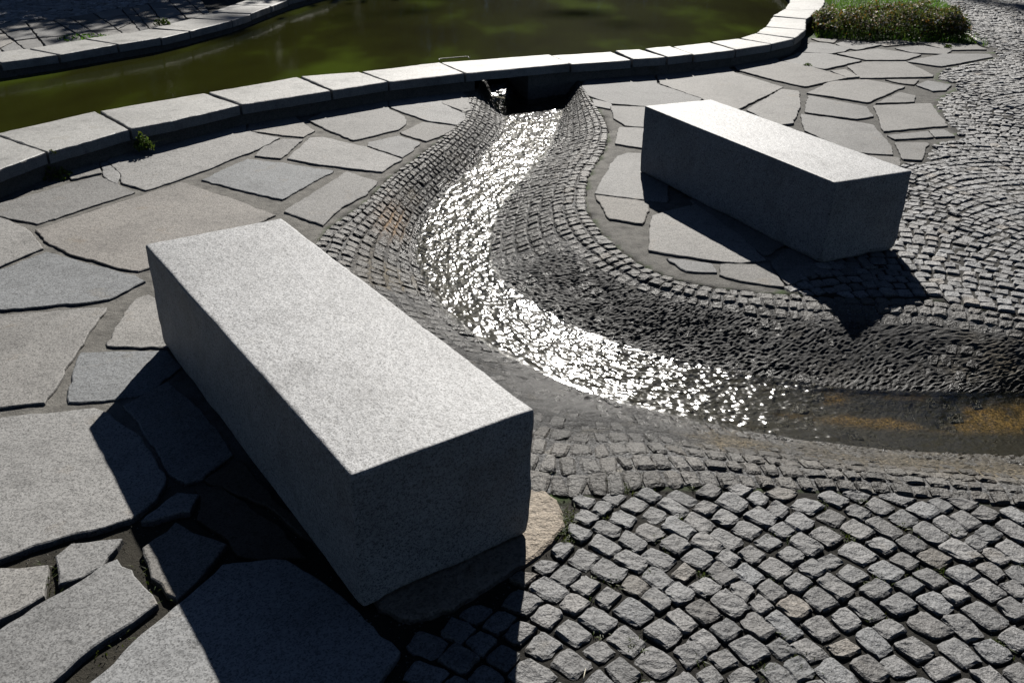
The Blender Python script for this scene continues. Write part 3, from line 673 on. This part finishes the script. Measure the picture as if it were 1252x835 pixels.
wall('pond_wall', FI, FO, list(range(len(FI))), 'low pond wall across the green water, its coping partly in tree shade', seed=9)

# ------------------------------------------------------------------ benches
def bench(corner, ang, L, Wd, H, label, seed):
    r0 = .007
    def ax_(n, Lh): 
        inner = np.linspace(-Lh+.02, Lh-.02, n); return np.concatenate([[-Lh, -Lh+.003, -Lh+.008, -Lh+.013], inner, [Lh-.013, Lh-.008, Lh-.003, Lh]])
    X, Y, Z = ax_(int(L/.02), L/2), ax_(int(Wd/.02), Wd/2), ax_(int(H/.02), H/2)
    import bmesh
    V, F, off = [], [], 0
    def face(a, b, mkp, flip):
        nonlocal off
        A, B = np.meshgrid(a, b, indexing='ij'); P = mkp(A.ravel(), B.ravel()); V.append(P); f = grid_faces(len(a), len(b), off)
        F.append(f[:, ::-1] if flip else f); off += len(P)
    o = np.ones
    face(X, Y, lambda a, b: np.stack([a, b, o(len(a))*H/2], 1), False); face(X, Y, lambda a, b: np.stack([a, b, -o(len(a))*H/2], 1), True)
    face(X, Z, lambda a, b: np.stack([a, -o(len(a))*Wd/2, b], 1), False); face(X, Z, lambda a, b: np.stack([a, o(len(a))*Wd/2, b], 1), True)
    face(Y, Z, lambda a, b: np.stack([o(len(a))*L/2, a, b], 1), False); face(Y, Z, lambda a, b: np.stack([-o(len(a))*L/2, a, b], 1), True)
    V = np.vstack(V); F = np.vstack(F); h = np.array([L/2, Wd/2, H/2])
    low = sstep(-H/2+.09, -H/2, V[:, 2]); q = V[:, 0]+V[:, 1]*1.7
    r = r0+.008*np.clip(vn(q*19, V[:, 2]*14, seed)-.55, 0, 1)*2+low*(.008+.022*vn(q*6, V[:, 2]*0+1, seed+3))
    inner = np.clip(V, -(h-r[:, None]), h-r[:, None]); d = V-inner; ln = np.linalg.norm(d, axis=1)[:, None]; nrm = d/np.maximum(ln, 1e-9)
    P = inner+nrm*np.minimum(r[:, None], 9)
    side = 1-np.abs(nrm[:, 2]); s1 = fbm(P[:, 0]*9+P[:, 2]*5, P[:, 1]*9+P[:, 2]*8, seed, 4)-.47; s2 = fbm(P[:, 0]*60+P[:, 2]*37, P[:, 1]*60+P[:, 2]*51, seed+5, 2)-.37
    P = P+nrm*(s1*(.0015+.010*side)+s2*(.0006+.0026*side))[:, None]*(1-.7*low[:, None])
    bm = bmesh.new(); vs = [bm.verts.new(p) for p in P]
    for f in F: bm.faces.new([vs[i] for i in f])
    bmesh.ops.remove_doubles(bm, verts=bm.verts, dist=.0009)
    me = bpy.data.meshes.new('stone_bench'); 
    bmesh.ops.recalc_face_normals(bm, faces=bm.faces)
    for v in bm.verts: v.co.z += H/2
    bm.to_mesh(me); bm.free()
    me.polygons.foreach_set('use_smooth', np.ones(len(me.polygons), bool)); me.materials.append(M['bench'])
    ob = bpy.data.objects.new('stone_bench', me); COL.objects.link(ob)
    l = np.array([math.cos(ang), math.sin(ang)]); wv = np.array([math.sin(ang), -math.cos(ang)]); c = np.array(corner)+l*L/2+wv*Wd/2
    ob.location = (c[0], c[1], -.004); ob.rotation_euler = (0, 0, ang); tag(ob, label, 'bench', 'granite block benches by the stream')
bench((-.39826, 1.8639), 2.18829, 1.85058, .56986, .454, 'large pale granite block bench close by, on the near side of the stream', 3)
bench((1.5959, 4.39427), 2.02796, 1.73273, .52767, .445, 'pale granite block bench on the far side of the stream, near the pond wall', 13)

# tan stone below the near bench
P = up2([(560,600),(650,590),(668,598),(682,608),(689,622),(692,642),(676,662),(644,688),(600,714),(555,744),(500,757),(462,742),(420,690),(450,640)])
V, F = slab_mesh(P, -.002, .06, .012, .03, .004, (0, 0), 77); c = V.mean(0); c[2] = -.06
tag(mk('rough_stone', V, F, M['boulder'], origin=c), 'rough tan stone slab showing at the right end of the near bench', 'stone')

# ------------------------------------------------------------------ greenery
def leaf_cloud(n, pts, size, rg, droop=.3, aspect=.5, col=(1, 1, 1), var=.25):
    """n leaf quads at pts (n,3), random orientation; returns V,F,tint"""
    n = len(pts); d = rg.normal(0, 1, (n, 3)); d[:, 2] = d[:, 2]*.6+droop; d /= np.linalg.norm(d, axis=1)[:, None]
    a = rg.normal(0, 1, (n, 3)); a -= (a*d).sum(1)[:, None]*d; a /= np.linalg.norm(a, axis=1)[:, None]; b = np.cross(d, a)
    s = size*(.6+.8*rg.random(n))[:, None]; k = .25
    V = np.stack([pts-a*s*.5, pts+b*s*aspect*.5-a*s*.05, pts+a*s*.5-d*s*k*.2, pts-b*s*aspect*.5-a*s*.05], 1).reshape(-1, 3)
    F = np.arange(4*n).reshape(-1, 4); v = 1+rg.normal(0, var, n); hue = rg.normal(0, .1, n)
    T = np.repeat(np.clip(np.stack([v*(1+hue), v, v*(1-hue)], 1), .3, 2)*col, 4, 0); return V, F, T
def blades(pts, hgt, wid, rg, lean=.35):
    n = len(pts); th = rg.random(n)*6.283; h = hgt*(.5+.8*rg.random(n)); dx = np.stack([np.cos(th), np.sin(th)], 1); ln = rg.random(n)*lean*2
    p = pts; w2 = wid*.5*(.7+.6*rg.random(n))[:, None]; sx = np.stack([-dx[:, 1], dx[:, 0]], 1)*w2
    def at(t, ww): 
        c = np.column_stack([p[:, :2]+dx*(ln*h*t*t)[:, None], p[:, 2]+h*t*(1-.25*ln*t)]); return np.column_stack([c[:, :2]-sx*ww, c[:, 2]]), np.column_stack([c[:, :2]+sx*ww, c[:, 2]])
    a0, b0 = at(0, 1); a1, b1 = at(.55, .8); a2, b2 = at(1, .08)
    V = np.stack([a0, b0, b1, a1, a2, b2], 1).reshape(-1, 3); i = np.arange(n)[:, None]*6
    F = np.vstack([i+np.array([[0, 1, 2, 3]]), i+np.array([[3, 2, 5, 4]])]); v = 1+rg.normal(0, .2, n)
    T = np.repeat(np.clip(np.stack([v*(1+rg.normal(0, .1, n)), v, v], 1), .3, 2), 6, 0); return V, F, T
def weed(base, r, h, n, size, label, seed, col=(1, 1, 1), group=None, name='weed'):
    rg = np.random.default_rng(seed); base = np.array(base); th = rg.random(n)*6.283; rr = r*np.sqrt(rg.random(n)); zz = h*(1-(rr/r)**1.5*.8)*rg.random(n)**.6
    pts = np.stack([base[0]+rr*np.cos(th), base[1]+rr*np.sin(th)*.8, base[2]+zz], 1); V, F, T = leaf_cloud(n, pts, size, rg, .4, .55, col)
    p2 = base+np.stack([rg.normal(0, r*.25, 26), rg.normal(0, r*.25, 26), np.zeros(26)], 1); V2, F2, T2 = blades(p2, h*.8, .003, rg, .8)
    o = tag(mk(name, np.vstack([V, V2]), np.vstack([F, F2+len(V)]), M['weed'], tint=np.vstack([T, T2*.8]), origin=base), label, 'weed', group); return o
g = 'weeds growing out of the pond wall joints'
b = unp(176, 176, .07); weed((b[0], b[1]-.01, .03), .065, .13, 150, .03, 'leafy green weed sprouting from the coping joint of the near wall', 1, group=g)
b = unp(68, 216, 0); weed((b[0], b[1], -.01), .11, .085, 150, .026, 'low green weed on the paving at the foot of the near wall', 2, (.9, .85, .8), group=g)
b = unp(43, 217, 0); weed((b[0], b[1], -.01), .04, .05, 40, .02, 'tiny weed at the foot of the near wall, beside a bigger one', 4, (.9, .85, .8), group=g)
b = unp(198, 30, .17); weed((b[0], b[1], .16), .09, .10, 70, .04, 'small dark weed standing on the coping across the pond', 5, (.45, .5, .4), group=g)
b = unp(104, 47, .13); weed((b[0], b[1], .125), .30, .04, 150, .03, 'flat patch of grass weed behind the coping across the pond', 6, (.8, 1.2, .6), name='grass_patch')['kind'] = 'stuff'
b = unp(987, 81, 0); weed((b[0], b[1], -.01), .05, .05, 40, .025, 'tiny dark weed in a joint of the flagstones behind the far bench', 7, (.5, .55, .4))
b = unp(1159, 59, 0); weed((b[0], b[1], -.01), .05, .06, 40, .03, 'tiny dark weed in a flagstone joint in front of the flowering shrub', 8, (.5, .55, .4))
b = unp(62, 183, .17); weed((b[0], b[1], .14), .03, .04, 30, .018, 'tiny dry weed in a coping joint above the paving weeds', 9, (.6, .5, .35))
# moss and small grass in the joints of the cobbles
def moss():
    rg = np.random.default_rng(12); P = []
    for x, y, n, r in ((769,593,90,.016),(740,586,40,.012),(693,632,160,.018),(692,645,60,.012),(1064,747,60,.018),(1078,712,40,.014),(979,800,60,.018),(670,570,30,.01),(692,655,60,.015),(795,593,30,.01),(1255,700,40,.02),(1105,640,20,.01),(800,700,20,.01),(1226,786,40,.012),(160,722,80,.05),(120,775,60,.05),(60,700,60,.03),(395,290,50,.02)):
        c = unp(x, y); P.append(np.column_stack([rg.normal(c[0], r, n), rg.normal(c[1], r*1.3, n), np.full(n, -.012)]))
    Q = np.stack([rg.uniform(.1, 2.2, 70), rg.uniform(1.5, 2.8, 70)], 1); Q = Q[inside(Q, PLAZA_N)]
    for c in Q: m_ = rg.integers(8, 40); P.append(np.column_stack([rg.normal(c[0], .012, m_), rg.normal(c[1], .014, m_), np.full(m_, -.012)]))
    P = np.vstack(P); V, F, T = blades(P, .014, .0035, rg, .9); o = mk('moss', V, F, M['weed'], tint=T*np.array([.55, .5, .35])); struct(o, 'stuff')['label'] = 'moss and small grass in the joints of the cobbles'
moss()
def grit():
    rg = np.random.default_rng(14); n = 16000; P = np.stack([rg.uniform(-2.2, 3.4, n), rg.uniform(1.2, 3.6, n)], 1)
    P = P[inside(P, PLAZA_N) | (inside(P, FLAG_L) & (P[:, 1] < 2.6) & (rg.random(n) < .6))]; n = len(P)
    base = np.array([[1, 0, -.3], [-.5, .87, -.3], [-.5, -.87, -.3], [.1, .1, .8]]); s = rg.uniform(.0012, .0042, n)[:, None, None]
    a = rg.random(n)*6.28; c, sn = np.cos(a), np.sin(a); X = base[None, :, 0]*c[:, None]-base[None, :, 1]*sn[:, None]; Y = base[None, :, 0]*sn[:, None]+base[None, :, 1]*c[:, None]
    V = np.stack([X, Y, np.repeat(base[None, :, 2], n, 0)], -1)*s; V[..., :2] += P[:, None]; V[..., 2] += -.011
    F = np.array([[0, 1, 3], [1, 2, 3], [2, 0, 3]])[None]+(np.arange(n)*4)[:, None, None]
    v = rg.uniform(.5, 1.6, n); T = np.repeat(np.stack([v*1.05, v, v*.9], 1), 4, 0)
    o = mk('gravel', V.reshape(-1, 3), F.reshape(-1, 3), M['sett'], tint=T); struct(o, 'stuff')['label'] = 'fine grit lying in the open joints'
grit()
# flowering shrub, lawn
def shrub():
    rg = np.random.default_rng(15); a = up2([(1000,44),(1050,48),(1100,48),(1150,49),(1184,49)]); bk = a+np.array([[.10, .75], [.1, .85], [.1, .85], [.1, .8], [-.1, .5]])
    n = 15000; t = rg.random(n)*4; q = rg.random(n); A = catmull(a, t); B = catmull(bk, t); P = A+(B-A)*q[:, None]
    hh = .33*(1-.55*np.abs(q-.45)**1.5)*(.25+1.4*fbm(P[:, 0]*6, P[:, 1]*6, 2, 3))*np.minimum(1, .45+t*.9)*np.minimum(1, .35+(4-t)*1.3)
    z = hh*(1-rg.random(n)**2.2*.9); P3 = np.column_stack([P+rg.normal(0, .03, (n, 2)), z])
    V, F, T = leaf_cloud(n, P3, .034, rg, .5, .5); rd = rg.random(n) < .12; T = T.reshape(n, 4, 3); T[rd] *= [2.2, .95, .8]; T = T.reshape(-1, 3)
    c = np.array([*a.mean(0), 0]); root = empty('flowering_shrub', c); tag(root, 'low spreading shrub with pale blossoms at the top edge of the flagstones', 'shrub')
    mk('foliage', V-c, F, M['shrub'], parent=root, tint=T)
    m = 1700; k = rg.choice(n, m); Pb = P3[k].copy(); Pb[:, 2] = hh[k]*(.55+.5*rg.random(m)); V, F, T = leaf_cloud(m*3, np.repeat(Pb, 3, 0)+rg.normal(0, .008, (m*3, 3)), .022, rg, .2, .9)
    mk('blossoms', V-c, F, M['blossom'], parent=root, tint=T)
    k = 260; i = rg.choice(n, k); V, F, T = blades(np.column_stack([P[i], np.full(k, -.01)]), .24, .006, rg, .5); mk('twigs', V-c, F, M['bark'], parent=root, tint=T)
    # grass lawn behind
    m = 26000; G = np.stack([rg.uniform(3.3, 7.6, m), rg.uniform(11.2, 19.5, m)], 1); G = G[~inside(G, PLAZA_R) & ~inside(G, POND_POLY) & ~inside(G, FLAG_R)]
    # keep off the coping
    d = np.min(np.linalg.norm(G[:, None]-WALLMID[None, 12:], axis=2), axis=1); G = G[d > .34]
    wx = np.interp(G[:, 1], WALLMID[14:, 1], WALLMID[14:, 0]); G = G[G[:, 0] > wx+.36]
    V, F, T = blades(np.column_stack([G, np.full(len(G), -.01)]), .09, .008, rg, .5); o = mk('grass', V, F, M['grass'], tint=T); struct(o, 'stuff')['label'] = 'bright green lawn behind the flowering shrub'
shrub()
def tube(name, pts, r, mat, parent=None, origin=None, seg=8):
    pts = np.array(pts, float); n = len(pts); rr = np.full(n, r) if np.isscalar(r) else np.array(r); tg = np.gradient(pts, axis=0); tg /= np.linalg.norm(tg, axis=1)[:, None]
    V = []
    for p, t, q in zip(pts, tg, rr):
        a = np.cross(t, [0, 0, 1.]) if abs(t[2]) < .9 else np.cross(t, [1., 0, 0]); a /= np.linalg.norm(a); b = np.cross(t, a)
        for k in range(seg): an = 2*math.pi*k/seg; V.append(p+q*(a*math.cos(an)+b*math.sin(an)))
    F = [(i*seg+k, (i+1)*seg+k, (i+1)*seg+(k+1) % seg, i*seg+(k+1) % seg) for i in range(n-1) for k in range(seg)]+[tuple(range(seg)), tuple((n-1)*seg+k for k in range(seg))[::-1]]
    return mk(name, V, F, mat, parent, origin=origin, smooth=True)
# pale edging strip at the shrub's right end
pts = [unp(x, y, .02) for x, y in ((1178,38.5),(1185,43),(1193,49),(1200,54))]; c = pts[1].copy(); c[2] = 0
tag(tube('edging_strip', pts, .014, M['white'], origin=c), 'short pale edging strip between the shrub and the cobbles', 'edging')
# flat metal handle on the pond side of the coping
a = unp(538, 76, ZT); b = unp(574, 73, ZT); up = np.array([0, 0, .006]); back = np.array([-.02, .11, 0])
pts = [a+up, a+up+back*.9, a+up+back+(b-a)*.05, b+up+back-(b-a)*.05, b+up+back*.9, b+up]; c = (a+b)/2; c[2] = ZT
tag(tube('metal_handle', pts, .005, M['metal'], origin=c), 'flat metal handle on the pond side of the coping above the outlet', 'handle')
# straw and leaf
pts = [unp(713, 834, .002), unp(714, 826, .006), unp(716, 817, .01)]; tag(tube('straw', pts, [.0006, .0014, .0008], M['straw'], origin=pts[0], seg=5), 'single pale straw lying on the cobbles below the near bench', 'straw')
c = unp(1115, 735, -.016); V, F, T = leaf_cloud(3, np.array([c, c+[.006, .004, .002], c+[-.006, -.002, .003]]), .022, np.random.default_rng(1), 1., .7); tag(mk('fallen_leaf', V, F, M['leafred'], origin=c), 'small reddish dry leaf caught in a joint of the cobbles', 'leaf')

# ------------------------------------------------------------------ trees beyond the pond (above the frame: mirrored in the pond, shading the far bank), and unseen ones added to block sky light
def tree(x, y, h, r, z0, n, label, seed, leafs=.22):
    rg = np.random.default_rng(seed); root = empty('tree', (x, y, 0)); tag(root, label, 'tree', 'trees around the pond')
    tube('trunk', [(0, 0, -.1), (.05, .02, z0*.6), (.1, -.05, z0+.4*(h-z0)), (.05, 0, h*.85)], [.17, .13, .09, .02], M['bark'], root)
    nc = 46; cc = rg.normal(0, 1, (nc, 3)); cc /= np.linalg.norm(cc, axis=1)[:, None]; cc *= (rg.random(nc)**.4)[:, None]*np.array([r, r*.8, (h-z0)/2]); cc[:, 2] += (h+z0)/2
    k = rg.integers(0, nc, n); P = cc[k]+rg.normal(0, 1, (n, 3))*np.array([r, r, (h-z0)/2])*.19
    V, F, T = leaf_cloud(n, P, leafs, rg, .3, .6, var=.3); mk('crown', V, F, M['leaf'], parent=root, tint=T)
TREES = [(-8.6, 18.3, 6.7, 1.9, 1.8, 9000, 'round leafy tree shading the left end of the far bank'), (-6.5, 19.2, 7.0, 1.8, 1.8, 8000, 'slim leafy tree shading the far bank behind its coping'),
 (-4.6, 20.6, 6.6, 1.7, 1.6, 7000, 'slim tree at the pond end, its shade falling on the far flagstones'), (-3.0, 22.6, 6.2, 1.5, 1.2, 6000, 'small tree at the head of the pond'),
 (-13.5, 23, 9, 3.2, 1.2, 7000, 'broad tree behind the far left cobbled path'), (-2.6, 29, 8, 3.2, .6, 8000, 'broad dark tree mirrored in the middle of the pond'), (1.8, 31, 8.5, 3.2, .5, 8000, 'tall dark tree mirrored right of the middle of the pond'),
 (6.6, 31.5, 8, 3.3, .5, 8000, 'broad tree behind the lawn'), (12.5, 33, 9, 3.6, .8, 6000, 'broad tree beyond the end of the cobbled square'), (-8, 31, 10, 3.4, .8, 7000, 'tall tree behind the small trees of the far bank'),
 (-26, 56, 25, 9, 2, 6000, 'towering unseen tree added far behind on the left'), (-11, 58, 27, 9, 2, 6000, 'towering unseen tree added far behind the pond'), (3, 60, 28, 9, 2, 6000, 'tallest towering unseen tree, added straight behind the pond'), (17, 58, 26, 9, 2, 6000, 'towering unseen tree added far behind the square'), (32, 56, 25, 9, 2, 6000, 'towering unseen tree added far behind on the right'),  # added out of view to block the low sky mirrored in the stream
 (16.3, 21, 19, 3.6, 1., 14000, 'tall slender unseen tree added at the far side of the square'), (17.5, 13, 17, 3.6, 1., 14000, 'tall unseen tree added to the right of the square'), (-15, 16, 14, 3.6, 1., 8000, 'tall unseen tree added at the left edge of the far path'),  # this row and the next: added to cut sky reflections in the stream
 (13, 49, 22, 5, 1., 9000, 'very tall unseen tree added far beyond the lawn'), (23, 26, 22, 5, 1., 12000, 'very tall unseen tree added at the far right of the square'),
 (-10, -7, 11, 4.5, .8, 7000, 'large unseen tree added behind the photographer on the left'), (-2.5, -9, 12, 4.8, .8, 7000, 'largest unseen tree, added right behind the photographer'), (6, -8, 11, 4.5, .8, 7000, 'large unseen tree added behind the photographer on the right'), (13, -4, 11, 4.5, .8, 7000, 'large unseen tree added at the near right edge of the square'),  # from here on: added out of view to block sky light and deepen shade
 (-13, 2, 10, 4.2, .8, 7000, 'large unseen tree added left of the near flagstones'), (17, 6, 10, 4.4, .8, 7000, 'large unseen tree added right of the cobbled square')]
for i, (x, y, h, r, z0, n, lb) in enumerate(TREES): tree(x, y, h, r, z0, n, lb, 60+i, .22 if h < 9 and (n > 7500 or i < 4) else (.9 if h > 20 else (.6 if h > 13 else .42)))
def far_hedge():
    rg = np.random.default_rng(91); n = 30000; P = np.stack([rg.uniform(-16, 20, n), 26+rg.normal(0, .5, n)+2*np.sin(rg.random(n)), rg.random(n)**.8*2.6], 1)
    V, F, T = leaf_cloud(n, P, .2, rg, .3, .6); o = mk('hedge', V, F, M['leaf'], tint=T); tag(o, 'long dark hedge behind the pond, seen as its mirror image', 'hedge')
far_hedge()
S.render.engine = 'CYCLES'; S.cycles.diffuse_bounces = 0
